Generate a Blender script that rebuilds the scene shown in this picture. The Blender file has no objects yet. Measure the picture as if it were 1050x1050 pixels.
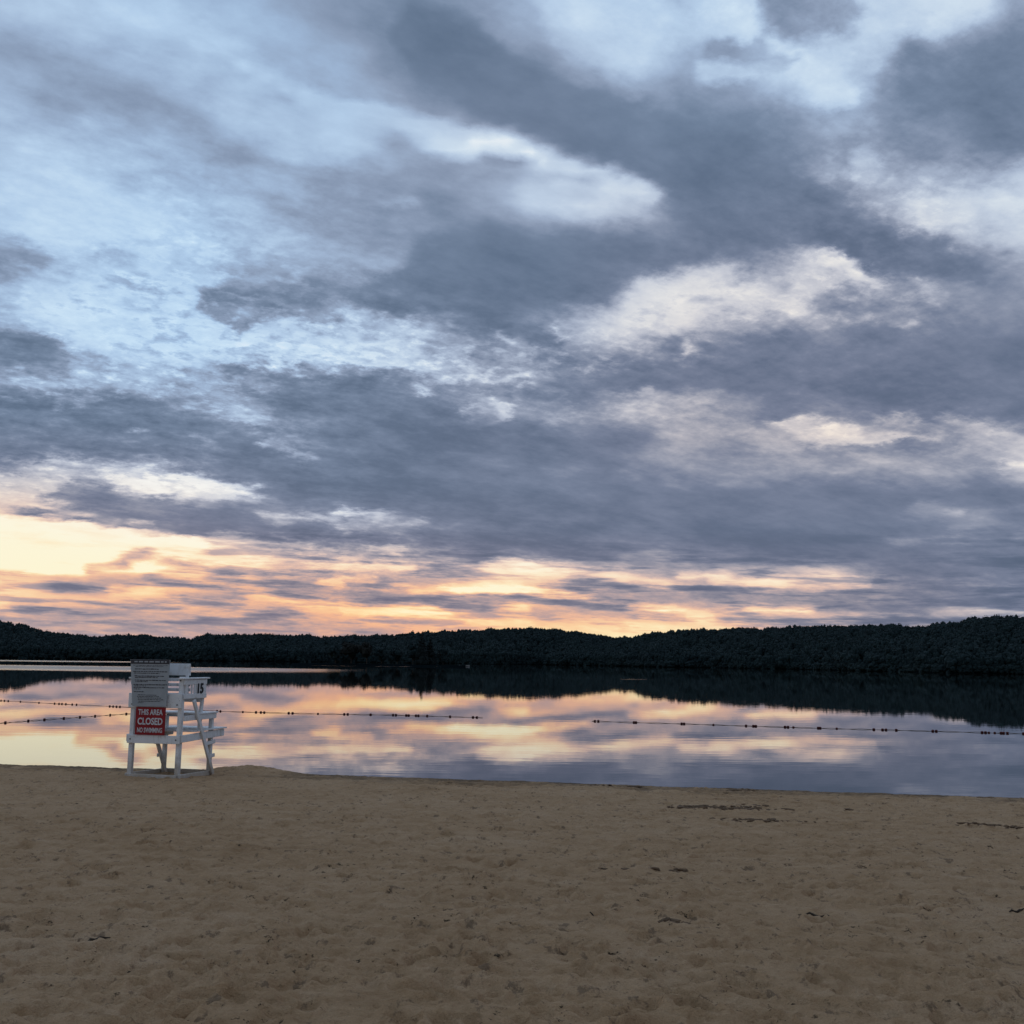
import bpy, bmesh, math, random
import numpy as np
from mathutils import Vector, Matrix

random.seed(7)
RNG = np.random.default_rng(11)
SC = bpy.context.scene
COL = SC.collection
R = math.radians

# ------------------------------------------------------------------ camera
H = 2.75; F = 1165.0; PITCH = R(7.38); ROLL = R(0.70)

def ray(px, py):
    """direction of a pixel of the 1050 px photograph"""
    x = (px - 525) / F; y = (525 - py) / F
    c, s = math.cos(ROLL), math.sin(ROLL)
    x2 = x * c - y * s; y2 = x * s + y * c
    cp, sp = math.cos(PITCH), math.sin(PITCH)
    return (x2, cp - y2 * sp, sp + y2 * cp)

def at_z(px, py, z=0.0):
    r = ray(px, py); t = (z - H) / r[2]
    return (r[0] * t, r[1] * t, z)

def proj_dir(X, Y, Z):
    cp, sp = math.cos(PITCH), math.sin(PITCH)
    d = Y * cp + Z * sp; u = -Y * sp + Z * cp
    x2 = X / d; y2 = u / d
    c, s = math.cos(ROLL), math.sin(ROLL)
    return 525 + F * (x2 * c + y2 * s), 525 - F * (-x2 * s + y2 * c)

cam_d = bpy.data.cameras.new('camera'); cam = bpy.data.objects.new('camera', cam_d); COL.objects.link(cam)
cam_d.sensor_width = 36; cam_d.lens = 36 * F / 1050
cam_d.clip_start = 0.1; cam_d.clip_end = 20000
cam.matrix_world = (Matrix.Translation((0, 0, H)) @ Matrix.Rotation(math.pi / 2 + PITCH, 4, 'X')
                    @ Matrix.Rotation(ROLL, 4, 'Z'))
SC.camera = cam
SC.view_settings.view_transform = 'Standard'; SC.view_settings.look = 'None'
SC.view_settings.gamma = 1; SC.view_settings.exposure = 0; SC.view_settings.use_curve_mapping = False
SC.cycles.max_bounces = 6; SC.cycles.diffuse_bounces = 3; SC.cycles.glossy_bounces = 4

def s2l(v):
    v = v / 255.0
    return v / 12.92 if v <= 0.04045 else ((v + 0.055) / 1.055) ** 2.4
def rgb(r, g, b): return (s2l(r), s2l(g), s2l(b), 1)

# ------------------------------------------------------------------ node helpers
class NT:
    def __init__(self, tree): self.t = tree; self.n = tree.nodes; self.l = tree.links
    def new(self, kind, **kw):
        n = self.n.new(kind)
        for k, v in kw.items(): setattr(n, k, v)
        return n
    def put(self, sock, v):
        if isinstance(v, bpy.types.NodeSocket): self.l.new(v, sock)
        elif v is not None: sock.default_value = v
    def math(self, op, a, b=None, c=None, clamp=False):
        n = self.new('ShaderNodeMath', operation=op, use_clamp=clamp)
        for i, v in enumerate((a, b, c)): self.put(n.inputs[i], v)
        return n.outputs[0]
    def vmath(self, op, a, b=None, out=0, scale=None):
        n = self.new('ShaderNodeVectorMath', operation=op)
        self.put(n.inputs[0], a); self.put(n.inputs[1], b)
        if scale is not None: self.put(n.inputs['Scale'], scale)
        return n.outputs[out]
    def xyz(self, v):
        n = self.new('ShaderNodeSeparateXYZ'); self.put(n.inputs[0], v); return n.outputs
    def cxyz(self, x, y, z):
        n = self.new('ShaderNodeCombineXYZ')
        for i, v in enumerate((x, y, z)): self.put(n.inputs[i], v)
        return n.outputs[0]
    def noise(self, vec, scale, detail=4, rough=0.5, lac=2.0, dist=0.0, color=False):
        n = self.new('ShaderNodeTexNoise'); n.noise_dimensions = '3D'
        self.put(n.inputs['Vector'], vec)
        for k, v in (('Scale', scale), ('Detail', detail), ('Roughness', rough), ('Lacunarity', lac), ('Distortion', dist)):
            self.put(n.inputs[k], v)
        return n.outputs['Color' if color else 'Fac']
    def maprange(self, v, a, b, c=0.0, d=1.0, interp='LINEAR'):
        n = self.new('ShaderNodeMapRange', interpolation_type=interp); n.clamp = True
        for k, x in zip(('Value', 'From Min', 'From Max', 'To Min', 'To Max'), (v, a, b, c, d)): self.put(n.inputs[k], x)
        return n.outputs[0]
    def mix(self, f, a, b, blend='MIX'):
        n = self.new('ShaderNodeMix', data_type='RGBA', blend_type=blend)
        self.put(n.inputs[0], f); self.put(n.inputs[6], a); self.put(n.inputs[7], b)
        return n.outputs[2]
    def ramp(self, fac, stops, interp='LINEAR'):
        n = self.new('ShaderNodeValToRGB'); cr = n.color_ramp; cr.interpolation = interp
        while len(cr.elements) < len(stops): cr.elements.new(0.5)
        for e, (p, c) in zip(cr.elements, stops): e.position = p
        for e, (p, c) in zip(cr.elements, stops): e.position = p; e.color = c
        self.put(n.inputs[0], fac); return n.outputs[0]

# ------------------------------------------------------------------ sky
# cloud brightness over the sky, one row per 30 px of height, one column per 50 px of width
G = '''
0: 178 180 182 172 172 170 155 142 140 145 155 170 190 200 180 205 135 165 185 220 215 165
30: 168 172 178 185 165 168 165 150 138 140 150 160 185 205 190 190 140 185 200 200 160 140
60: 155 160 165 175 188 168 165 162 140 130 135 145 165 195 165 150 190 200 180 150 135 130
90: 165 155 160 165 172 190 170 168 155 130 125 130 140 160 150 150 180 205 170 140 130 130
120: 175 165 165 168 168 185 195 205 185 150 125 122 125 130 130 140 140 165 150 130 125 130
150: 180 182 180 178 175 172 190 200 190 215 230 190 125 118 118 122 130 150 145 135 130 150
180: 188 190 188 180 175 178 175 165 160 150 150 185 205 180 118 112 115 150 165 150 170 195
210: 192 195 200 195 180 185 180 160 150 150 165 190 205 195 130 112 110 118 150 200 185 215
240: 195 200 205 205 190 190 170 150 150 140 135 140 140 135 125 115 108 112 130 165 170 200
270: 150 175 190 190 180 165 160 155 160 120 118 118 118 122 130 130 160 210 140 110 130 165
300: 180 205 220 215 190 165 145 125 125 115 112 112 118 180 230 215 200 160 170 150 145 150
330: 170 205 225 222 215 200 205 190 185 145 120 125 175 215 200 150 160 150 135 130 135 135
360: 125 132 185 210 215 220 225 220 215 180 150 165 165 150 140 125 120 125 125 128 130 130
390: 150 160 180 185 170 135 135 120 130 140 140 130 120 125 120 118 115 118 118 118 120 118
420: 115 120 115 120 140 160 125 120 118 125 155 145 150 170 175 140 120 125 125 118 125 115
450: 118 118 120 115 118 130 150 120 112 115 118 120 125 130 165 160 175 195 195 165 165 175
480: 155 180 170 205 150 115 115 112 115 118 130 130 135 140 150 150 150 145 150 165 145 175
510: 195 190 135 175 190 150 120 115 112 112 115 115 120 115 122 115 120 125 120 125 120 125
540: 245 245 232 185 145 130 135 165 150 125 115 115 115 118 120 118 125 125 125 150 150 140
555: 243 245 244 242 235 205 150 150 140 125 118 118 122 128 125 118 118 120 120 125 135 130
570: 240 242 243 240 240 236 200 175 165 165 150 135 130 150 150 140 125 124 126 128 134 136
585: 236 238 230 222 226 222 190 165 172 186 215 215 180 180 165 170 178 182 150 134 138 142
600: 210 195 165 185 200 200 170 160 180 190 215 205 175 160 170 175 185 188 168 140 146 148
615: 222 215 205 200 195 185 175 178 180 175 180 185 175 170 165 162 160 160 152 146 150 152
630: 205 180 170 185 185 190 185 195 210 212 205 190 190 195 205 200 185 165 150 150 155 150
645: 175 175 176 178 175 175 178 175 185 205 218 218 218 225 220 210 195 175 165 160 160 155
660: 172 174 175 175 173 173 175 175 182 200 215 220 225 230 220 205 190 175 165 160 160 155
'''
# warmth of the light on the clouds: 0 blue grey, 0.5 lavender and cream, 1 orange
WM = '''
0: 0 0 0 0 0 .1 .1
150: 0 0 .05 .15 .05 .05 .1
270: 0 0 .05 .08 .3 .36 .25
360: 0 0 .05 .2 .42 .42 .38
440: .05 .05 .1 .28 .5 .52 .42
490: .4 .3 .1 .25 .4 .42 .4
530: .72 .5 .25 .3 .35 .36 .38
560: .85 .8 .6 .45 .45 .4 .4
590: .9 .95 .92 .88 .75 .78 .45
620: .92 .95 1 .95 .88 .78 .5
660: .85 .9 1 1 .95 .8 .55
'''
# how broken and grainy the cloud is: 0 smooth sheet, 1 small ragged cells
TX = '''
0: .3 .3 .2 .4 .6 .6 .5
120: .35 .35 .3 .22 .3 .5 .5
250: .5 .7 .5 .2 .5 .8 .5
330: .7 .9 1 .9 .8 .7 .4
400: .9 .9 .9 .8 .6 .5 .5
460: .8 .8 .6 .5 .5 .6 .6
510: .8 .7 .6 .4 .35 .35 .4
545: .25 .35 .6 .5 .35 .3 .3
575: .1 .4 .7 .4 .35 .3 .3
610: .3 .4 .5 .4 .4 .35 .3
660: .25 .3 .3 .3 .3 .25 .2
'''
# cloud banks and clear gaps with an edge: brightness strength softness | outline
PG = '''
190 .7 8 | 85 -20 112 8 135 24 170 38 215 52 250 66 280 82 305 98 330 112 350 112 345 98 300 78 250 45 200 20 160 -20
204 .75 6 | 300 86 345 99 400 109 450 120 500 135 550 149 600 164 650 182 690 202 672 212 630 210 590 214 570 196 545 178 552 164 530 153 480 150 430 138 380 128 340 122 310 100
238 .8 5 | 478 139 520 142 548 153 560 166 535 156 500 150 480 147
119 .78 9 | 420 0 480 20 540 60 600 92 660 100 700 130 760 150 840 190 920 230 1000 262 960 282 860 262 780 228 700 198 650 180 600 162 540 142 480 112 430 85 400 40
192 .6 12 | 545 -10 690 -10 668 40 655 74 622 78 590 62 560 38
208 .75 7 | 735 -10 788 -10 772 22 800 34 832 58 850 82 880 92 876 112 845 108 820 88 792 58 775 52 755 42 740 20
208 .65 8 | 880 -10 1010 -10 1005 22 950 30 905 40 870 45 880 20
138 .65 10 | 785 -10 870 -10 890 12 872 24 876 34 850 32 836 40 812 30 798 26 790 10
142 .7 6 | 722 42 745 34 768 46 770 32 784 34 795 50 825 60 815 70 780 64 745 62 725 56
206 .7 5 | 712 70 745 66 792 72 770 82 730 86 712 82
126 .6 16 | 930 40 1060 20 1060 150 980 170 910 150 890 110
198 .6 7 | 872 160 900 162 915 175 895 184 870 178
206 .7 9 | 945 205 1000 195 1060 160 1060 232 1000 228 950 232
216 .7 12 | 140 252 210 250 230 290 190 320 240 345 350 348 350 372 230 364 90 366 70 340 40 320 110 288
146 .7 8 | -20 240 30 244 52 258 48 276 -20 278
140 .8 7 | 190 300 240 292 300 300 350 316 350 336 300 330 268 332 240 346 228 326 205 316
128 .8 6 | -20 340 30 337 60 350 78 366 62 386 -20 392
114 .7 14 | 430 245 640 245 700 262 640 285 600 305 560 320 510 330 440 312 380 318 350 300 400 285
214 .68 8 | 628 312 650 292 690 272 760 270 740 290 800 292 850 262 900 276 905 296 860 290 815 318 760 322 700 328 680 345 650 328
165 .6 4 | 708 307 722 303 742 306 750 310 736 313 718 312
162 .6 6 | 780 288 812 286 815 302 790 304
112 .7 12 | 820 240 900 250 1000 268 1010 285 940 280 860 262
117 .65 14 | 740 352 820 338 900 344 1060 340 1060 405 960 408 860 402 780 402 740 385
118 .6 10 | 90 408 170 410 240 440 350 455 420 440 560 455 640 468 620 500 480 510 420 505 330 505 250 492 150 478 40 468 -20 470 -20 440 60 440
240 .9 4 | 95 490 165 482 205 489 245 498 268 506 235 510 205 506 192 513 168 512 140 504 118 497
206 .6 6 | -20 494 40 482 75 492 62 506 30 516 60 520 -20 518
130 .85 5 | 62 499 115 502 190 514 280 516 350 522 350 546 215 547 135 539 75 524 40 512
247 .95 3 | -20 524 60 533 130 543 210 551 222 556 205 568 190 580 150 588 100 588 -20 590
225 .6 6 | 262 528 345 527 345 534 280 536
215 .7 5 | 132 533 158 537 150 545 135 541
240 .85 5 | 488 575 530 572 575 582 590 590 540 590 500 584
246 .9 4 | 450 600 520 598 575 604 600 612 520 610 460 610 420 606
236 .75 4 | 350 622 410 620 470 623 540 618 545 626 450 630 350 631
160 .65 8 | 350 598 400 604 460 608 440 617 380 620 345 612
226 .45 5 | 560 640 620 634 700 640 760 640 840 642 830 656 560 656
238 .6 4 | 695 622 725 624 740 634 730 640 695 636
220 .75 5 | 745 596 800 590 850 588 900 593 890 600 820 604 760 602
'''
# x0 y0 x1 y1 half-width brightness strength : streaks, rims and wisps
ST = '''
105 4 132 22 4 196 .7
132 24 200 48 3 190 .6
200 48 250 64 4 196 .7
250 66 322 110 5 202 .7
20 45 80 80 12 150 .6
80 80 200 120 12 153 .6
90 122 130 128 7 190 .6
230 165 350 182 7 156 .6
300 222 350 236 8 160 .5
60 215 180 212 14 200 .4
520 178 600 184 8 165 .55
565 203 645 206 6 176 .45
410 150 470 185 12 142 .5
500 161 530 163 6 138 .7
355 198 420 206 5 188 .6
620 195 660 198 5 218 .6
540 205 620 212 5 206 .5
900 73 915 76 4 200 .6
960 212 985 218 7 208 .6
1025 205 1045 208 8 228 .6
95 263 136 269 4 158 .7
100 299 116 303 3 172 .7
130 311 142 313 3 190 .6
155 313 166 315 3 184 .6
118 333 146 337 4 188 .6
188 266 280 272 5 158 .6
60 258 75 276 4 168 .5
235 318 258 320 3 205 .5
190 350 350 362 5 228 .5
350 368 480 386 6 222 .6
100 372 130 384 5 172 .5
150 375 230 392 6 172 .5
250 374 300 386 7 130 .8
300 385 350 415 10 124 .6
36 396 60 397 3 198 .7
60 411 86 413 3 204 .8
90 418 160 424 6 117 .7
-10 415 40 425 8 117 .7
130 439 155 442 3 190 .4
204 452 220 454 3 180 .4
248 426 272 434 4 196 .6
275 455 320 468 4 200 .5
285 444 305 447 3 175 .6
52 472 80 477 4 202 .7
400 345 440 338 5 208 .5
450 350 490 360 6 150 .5
380 345 420 352 5 160 .5
530 348 570 353 7 126 .8
565 338 575 342 3 226 .8
516 345 524 356 4 196 .6
545 372 562 374 4 138 .7
490 388 540 386 5 195 .6
428 398 436 400 2.5 190 .8
508 415 522 419 3 208 .8
512 424 524 425 2.5 200 .8
470 419 490 421 3 186 .6
655 400 672 404 3 176 .6
560 426 640 428 5 166 .5
640 421 700 425 5 192 .7
703 361 716 364 4 202 .8
842 268 882 280 5 232 .7
895 288 906 292 4 220 .6
938 298 962 304 5 195 .6
880 322 930 330 4 184 .5
800 436 850 440 5 214 .8
848 440 872 443 4 228 .8
880 449 960 450 3.5 208 .8
905 428 940 436 5 190 .6
965 430 1050 446 6 184 .6
1010 440 1045 448 4 196 .6
830 462 980 456 6 126 .7
862 482 965 469 5 168 .7
1030 478 1055 476 5 226 .9
0 521 130 539 2.5 122 .95
130 540 215 549 2.5 135 .8
222 552 285 556 3 212 .7
290 556 330 562 3 205 .6
126 574 150 569 4 172 .9
96 582 130 580 2.5 178 .8
90 588 130 590 1.5 200 .7
168 574 238 590 3.5 176 .8
150 593 236 603 3 168 .8
222 566 252 580 5 224 .7
170 558 220 578 4 238 .6
0 588 64 592 2 192 .7
48 602 130 600 5 163 .9
0 608 45 604 5 222 .6
118 606 160 606 4 232 .7
190 612 252 617 3 170 .8
18 622 95 628 4 170 .8
104 623 150 624 2.5 170 .9
112 633 162 633 2 174 .7
180 634 232 634 3 178 .6
200 628 216 628 1.5 172 .7
262 612 350 624 5 226 .6
268 628 312 630 2.5 176 .7
300 590 345 606 6 160 .6
318 578 350 580 3 232 .8
334 597 350 598 3 226 .8
350 527 395 530 3 234 .9
390 531 432 532 2.5 208 .8
378 562 412 566 3 202 .7
350 578 420 583 4 230 .8
350 592 382 594 2.5 222 .8
405 600 440 606 2.5 216 .6
560 582 640 592 4 226 .7
630 590 700 601 4 222 .8
468 606 482 610 2.5 244 .7
430 611 520 614 2.5 165 .7
520 613 592 615 2.5 164 .8
530 607 605 614 2.5 234 .7
460 623 502 624 2 172 .7
600 628 700 632 3 170 .7
560 622 640 630 3 174 .6
648 624 700 627 2.5 238 .8
660 620 690 621 1.5 232 .7
432 635 472 635 1.5 205 .6
380 632 540 637 3 232 .5
700 590 742 591 3.5 226 .8
732 598 800 597 2.5 226 .8
770 625 832 627 3 226 .8
720 616 760 620 2.5 190 .5
700 605 760 614 5 158 .6
760 611 900 616 5 158 .7
740 633 830 632 2 190 .5
845 631 932 633 3 190 .7
958 629 1050 626 3.5 190 .7
915 556 1050 551 3 176 .5
938 522 982 523 3 180 .8
1000 527 1050 524 3 164 .7
700 540 960 544 8 117 .6
'''
# clear blue air showing between the clouds
BL = '''
0: .1 .7 .9 0 .2 .3 .2
60: 0 .3 1 .1 .1 .3 .1
120: .1 .2 .7 .3 .1 .2 .1
200: .4 .5 .2 .1 0 .1 .3
260: .5 .9 .3 0 0 .05 .3
340: .4 .9 .6 .2 .1 0 0
400: .1 .2 .1 0 0 0 0
660: 0 0 0 0 0 0 0
'''
def table(txt):
    ys, rows = [], []
    for ln in txt.strip().splitlines():
        k, v = ln.split(':'); ys.append(float(k)); rows.append([float(q) for q in v.split()])
    return np.array(ys), np.array(rows)
def sample(tab, px, py):
    ys, g = tab; nx = g.shape[1] - 1
    fx = np.clip(px / 1050 * nx, 0, nx - 1e-6); i = fx.astype(int); fx = fx - i
    j = np.clip(np.searchsorted(ys, py, side='right') - 1, 0, len(ys) - 2)
    fy = np.clip((py - ys[j]) / (ys[j + 1] - ys[j]), 0, 1)
    fx = fx * fx * (3 - 2 * fx); fy = fy * fy * (3 - 2 * fy)
    return (g[j, i] * (1 - fx) + g[j, i + 1] * fx) * (1 - fy) + (g[j + 1, i] * (1 - fx) + g[j + 1, i + 1] * fx) * fy
GT, WT, TT_, BT = table(G), table(WM), table(TX), table(BL)
def seg_d(px, py, x0, y0, x1, y1, k=1.0):
    dx, dy = x1 - x0, y1 - y0
    t = np.clip(((px - x0) * dx + (py - y0) * dy) / (dx * dx + dy * dy + 1e-6), 0, 1)
    return np.sqrt(((px - x0 - t * dx) * k) ** 2 + (py - y0 - t * dy) ** 2)
def cloud_map(px, py):
    L = sample(GT, px, py)
    for ln in PG.strip().splitlines():
        hd, pt = ln.split('|'); tl, k, soft = [float(q) for q in hd.split()]; q = [float(v) for v in pt.split()]
        P_ = [(-160 if x <= -20 else 1210 if x >= 1060 else x, y) for x, y in zip(q[::2], q[1::2])]; ins = np.zeros(px.shape, bool); d = np.full(px.shape, 1e9)
        for (x0, y0), (x1, y1) in zip(P_, P_[1:] + P_[:1]):
            d = np.minimum(d, seg_d(px, py, x0, y0, x1, y1))
            if y0 != y1: ins ^= ((y0 > py) != (y1 > py)) & (px < (x1 - x0) * (py - y0) / (y1 - y0) + x0)
        a = np.clip(np.where(ins, d, -d) / (1.3 * soft) + 0.5, 0, 1); a = k * a * a * (3 - 2 * a)
        L = L + (tl - L) * a
    for ln in ST.strip().splitlines():
        x0, y0, x1, y1, wd, tl, k = [float(q) for q in ln.split()]
        if y0 > 555: wd *= 1.25
        L = L + (tl - L) * min(1, k * 1.2) * np.exp(-(seg_d(px, py, x0, y0, x1, y1, .6) / wd) ** 2)
    return L

world = bpy.data.worlds.new('World'); SC.world = world; world.use_nodes = True
w = NT(world.node_tree); w.n.clear()
gen = w.new('ShaderNodeTexCoord').outputs['Generated']
dx, dy, dz = w.xyz(gen)
el = w.math('MULTIPLY', w.math('ARCSINE', dz), 180 / math.pi)
az = w.math('MULTIPLY', w.math('ARCTAN2', dx, dy), 180 / math.pi)
# cloud sheet coordinates: directions carried onto a level deck overhead
den = w.math('ADD', w.math('MAXIMUM', dz, 0.0), 0.22)
deck = w.cxyz(w.math('DIVIDE', dx, den), w.math('DIVIDE', dy, den), 0.0)
# the deck is drawn out into streets that run from upper left to lower right
s_a = w.vmath('DOT_PRODUCT', deck, (0.856, 0.517, 0), out=1); s_b = w.vmath('DOT_PRODUCT', deck, (-0.517, 0.856, 0), out=1)
street = w.cxyz(w.math('MULTIPLY', s_a, 0.72), w.math('MULTIPLY', s_b, 1.12), 0.0)
street2 = w.cxyz(w.math('MULTIPLY', s_a, 0.92), w.math('MULTIPLY', s_b, 1.05), 0.0)
def wnoise(vec, *a, **k):
    o = w.noise(vec, *a, **k); o.node.noise_dimensions = '2D'; return o
AZ0, AZ1 = -27.0, 27.0
fac0 = w.maprange(az, AZ0, AZ1)
def dir_px(a, e):
    a, e = np.radians(a), np.radians(e)
    return proj_dir(np.sin(a) * np.cos(e), np.cos(a) * np.cos(e), np.sin(e))
def stack(chans, els, coord):
    cur = None
    for k, v in enumerate(chans):
        if cur is None: cur = v; continue
        if els[k] <= els[k - 1]: continue
        m = w.new('ShaderNodeMix', data_type='FLOAT'); w.put(m.inputs[0], w.maprange(coord, els[k - 1], els[k])); w.put(m.inputs[2], cur); w.put(m.inputs[3], v)
        cur = m.outputs[0]
    return cur
# warmth and graininess vary slowly: a few coarse rows
wr = [0.5, 2, 3.5, 5, 6.5, 8.5, 11, 15, 20, 26, 33]
wa = np.linspace(AZ0, AZ1, 16); cw, ct, cb = [], [], []
gt = None
for e in wr:
    px, py = dir_px(wa, np.full(wa.shape, e)); Wv, Tv, Bv = sample(WT, px, py), sample(TT_, px, py), sample(BT, px, py)
    gt = bpy.data.node_groups.new('cloud_light', 'ShaderNodeTree'); gn = NT(gt)
    gt.interface.new_socket('bearing', in_out='INPUT', socket_type='NodeSocketFloat')
    gt.interface.new_socket('light', in_out='OUTPUT', socket_type='NodeSocketColor')
    gi = gn.new('NodeGroupInput'); go = gn.new('NodeGroupOutput')
    gn.put(go.inputs[0], gn.ramp(gi.outputs[0], [(i / 15, (float(Wv[i]), float(Tv[i]), float(Bv[i]), 1)) for i in range(16)]))
    gnode = w.new('ShaderNodeGroup'); gnode.node_tree = gt; w.put(gnode.inputs[0], fac0)
    sp = w.new('ShaderNodeSeparateColor'); w.put(sp.inputs[0], gnode.outputs[0]); cw.append(sp.outputs[0]); ct.append(sp.outputs[1]); cb.append(sp.outputs[2])
Wm, Tm, Bm = stack(cw, wr, el), stack(ct, wr, el), stack(cb, wr, el)
vx, vy, vz = w.xyz(w.vmath('SUBTRACT', wnoise(street2, 12.0, 8, 0.62, color=True), (0.5, 0.5, 0.5)))
damp = w.maprange(el, 1, 14, 0.12, 1.0)
calm = w.maprange(Tm, 0.15, 0.65, 0.28, 1.0)        # smooth sheets keep clean edges
az_w = w.math('ADD', az, w.math('MULTIPLY', w.math('MULTIPLY', vx, calm), 2.2))
el_w = w.math('ADD', el, w.math('MULTIPLY', w.math('MULTIPLY', damp, calm), w.math('MULTIPLY', vy, 2.0)))
NA = 216
rows = list(np.arange(0.4, 6.6, 0.21)) + list(np.arange(6.85, 14, 0.30)) + list(np.arange(14.1, 33.5, 0.42))
rows += [rows[-1] + .72] * (-len(rows) % 3)
azs = np.linspace(AZ0, AZ1, NA)
PXg, PYg = dir_px(azs[None, :] + 0 * np.array(rows)[:, None], np.array(rows)[:, None] + 0 * azs[None, :])
LMAP = np.clip(cloud_map(PXg, PYg) / 255, 0, 1)
fac = w.maprange(az_w, AZ0, AZ1)
fac3 = w.cxyz(fac, fac, fac)
chans = []
for k in range(0, len(rows), 3):          # three heights of sky to a curve node
    gt = bpy.data.node_groups.new('cloud_rows', 'ShaderNodeTree'); gn = NT(gt)
    gt.interface.new_socket('bearing', in_out='INPUT', socket_type='NodeSocketColor')
    gt.interface.new_socket('cloud', in_out='OUTPUT', socket_type='NodeSocketColor')
    gi = gn.new('NodeGroupInput'); go = gn.new('NodeGroupOutput'); cv = gn.new('ShaderNodeRGBCurve')
    mp_ = cv.mapping
    for c in range(3):
        pts = mp_.curves[c].points
        for i in range(NA):
            x, y = i / (NA - 1), float(LMAP[k + c, i])
            if i == 0: pts[0].location = (x, y)
            elif i == NA - 1: pts[len(pts) - 1].location = (x, y)
            else: pts.new(x, y)
        for p in pts: p.handle_type = 'VECTOR'
    mp_.update()
    gn.put(cv.inputs['Color'], gi.outputs[0]); gn.put(go.inputs[0], cv.outputs[0])
    gnode = w.new('ShaderNodeGroup'); gnode.node_tree = gt; w.put(gnode.inputs[0], fac3)
    sp = w.new('ShaderNodeSeparateColor'); w.put(sp.inputs[0], gnode.outputs[0]); chans += list(sp.outputs[:3])
L = stack(chans, rows, el_w)
# billows and wisps
n1 = wnoise(street, 9.5, 9, 0.60)
n2 = wnoise(street2, 34.0, 7, 0.64)
n3 = wnoise(street2, 30.0, 6, 0.56)
nn = w.math('ADD', w.math('MULTIPLY', w.math('SUBTRACT', n1, 0.5), 0.62), w.math('MULTIPLY', w.math('SUBTRACT', n2, 0.5), w.math('MULTIPLY', Tm, 0.52)))
amp = w.ramp(L, [(0.42, (.50,) * 3 + (1,)), (0.56, (.70,) * 3 + (1,)), (0.70, (.75,) * 3 + (1,)), (0.83, (.38,) * 3 + (1,)), (0.95, (.36,) * 3 + (1,))])
n0 = wnoise(street, 4.2, 5, 0.55)
nn = w.math('ADD', nn, w.math('MULTIPLY', w.math('SUBTRACT', n0, 0.5), 0.46))
L2 = w.math('ADD', L, w.math('MULTIPLY', nn, w.math('MULTIPLY', amp, w.math('ADD', w.math('MULTIPLY', Tm, 0.8), 0.2))))
# low bands of cloud are thin and sharply lit
L2 = w.math('ADD', L2, w.math('MULTIPLY', w.math('SUBTRACT', L2, 0.73), w.maprange(el, 3.5, 7.0, 0.35, 0.0)))
# thin level streaks in front of the glow
stk = wnoise(w.cxyz(w.math('MULTIPLY', az, 0.19), w.math('ADD', w.math('MULTIPLY', el, 2.0), w.math('MULTIPLY', az, 0.03)), 0.0), 1.0, 5, 0.58)
glow = w.math('MULTIPLY', w.math('MULTIPLY', w.maprange(el, 5.2, 7.0, 1, 0), w.maprange(el, 0.8, 1.8)), w.math('MULTIPLY', w.maprange(L, 0.90, 0.965, 1.0, 0.12), w.maprange(L, 0.50, 0.68, 0.25, 1.0)))
L2 = w.math('SUBTRACT', L2, w.math('MULTIPLY', w.math('MULTIPLY', w.maprange(stk, 0.48, 0.64), glow), 0.21))
# small bright breaks between the cells of the broken deck
# bright cloud is ragged too: grey shreds drift across it
shred = w.math('MULTIPLY', w.maprange(w.math('ADD', w.math('MULTIPLY', n1, 0.5), w.math('MULTIPLY', n3, 0.5)), 0.50, 0.62), w.math('MULTIPLY', w.maprange(Tm, 0.42, 0.75), w.math('MULTIPLY', w.maprange(L, 0.74, 0.84), w.maprange(el, 6, 9))))
L2 = w.math('SUBTRACT', L2, w.math('MULTIPLY', shred, 0.22))
brk = w.math('MULTIPLY', w.maprange(n3, 0.52, 0.70), w.math('MULTIPLY', w.maprange(Tm, 0.45, 0.95), w.ramp(L, [(.46, (0, 0, 0, 1)), (.58, (1, 1, 1, 1)), (.8, (1, 1, 1, 1)), (.9, (0, 0, 0, 1))])))
L2 = w.math('ADD', L2, w.math('MULTIPLY', brk, 0.15))
# cloud edges are crisper than their bodies
L2 = w.ramp(L2, [(v / 255, (o / 255,) * 3 + (1,)) for v, o in ((60, 76), (100, 102), (130, 128), (155, 154), (180, 182), (205, 208), (230, 231), (255, 252))])
def rmp(stops): return w.ramp(L2, [(p / 255, rgb(*c)) for p, c in stops])
cool = rmp([(85, (82, 101, 125)), (108, (96, 115, 140)), (130, (116, 135, 161)), (150, (138, 156, 183)), (175, (161, 183, 212)), (200, (185, 209, 235)), (220, (207, 228, 246)), (242, (240, 246, 252))])
lav = rmp([(85, (85, 99, 122)), (110, (101, 112, 136)), (130, (120, 128, 151)), (150, (145, 149, 166)), (175, (180, 178, 187)), (200, (212, 205, 206)), (225, (245, 234, 224)), (245, (255, 250, 240))])
warm = rmp([(95, (96, 104, 128)), (120, (117, 119, 138)), (145, (145, 138, 149)), (165, (176, 154, 156)), (185, (210, 168, 153)), (205, (243, 184, 148)), (225, (252, 206, 154)), (240, (255, 230, 176)), (252, (255, 247, 208))])
c1 = w.mix(w.math('MULTIPLY', Wm, 2.0, clamp=True), cool, lav)
c2 = w.mix(w.math('SUBTRACT', w.math('MULTIPLY', Wm, 2.0), 1.0, clamp=True), c1, warm)
c2 = w.mix(w.math('MULTIPLY', Bm, w.maprange(L2, 0.60, 0.72)), c2, w.vmath('MULTIPLY', c2, (0.90, 0.98, 1.03)))
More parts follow.
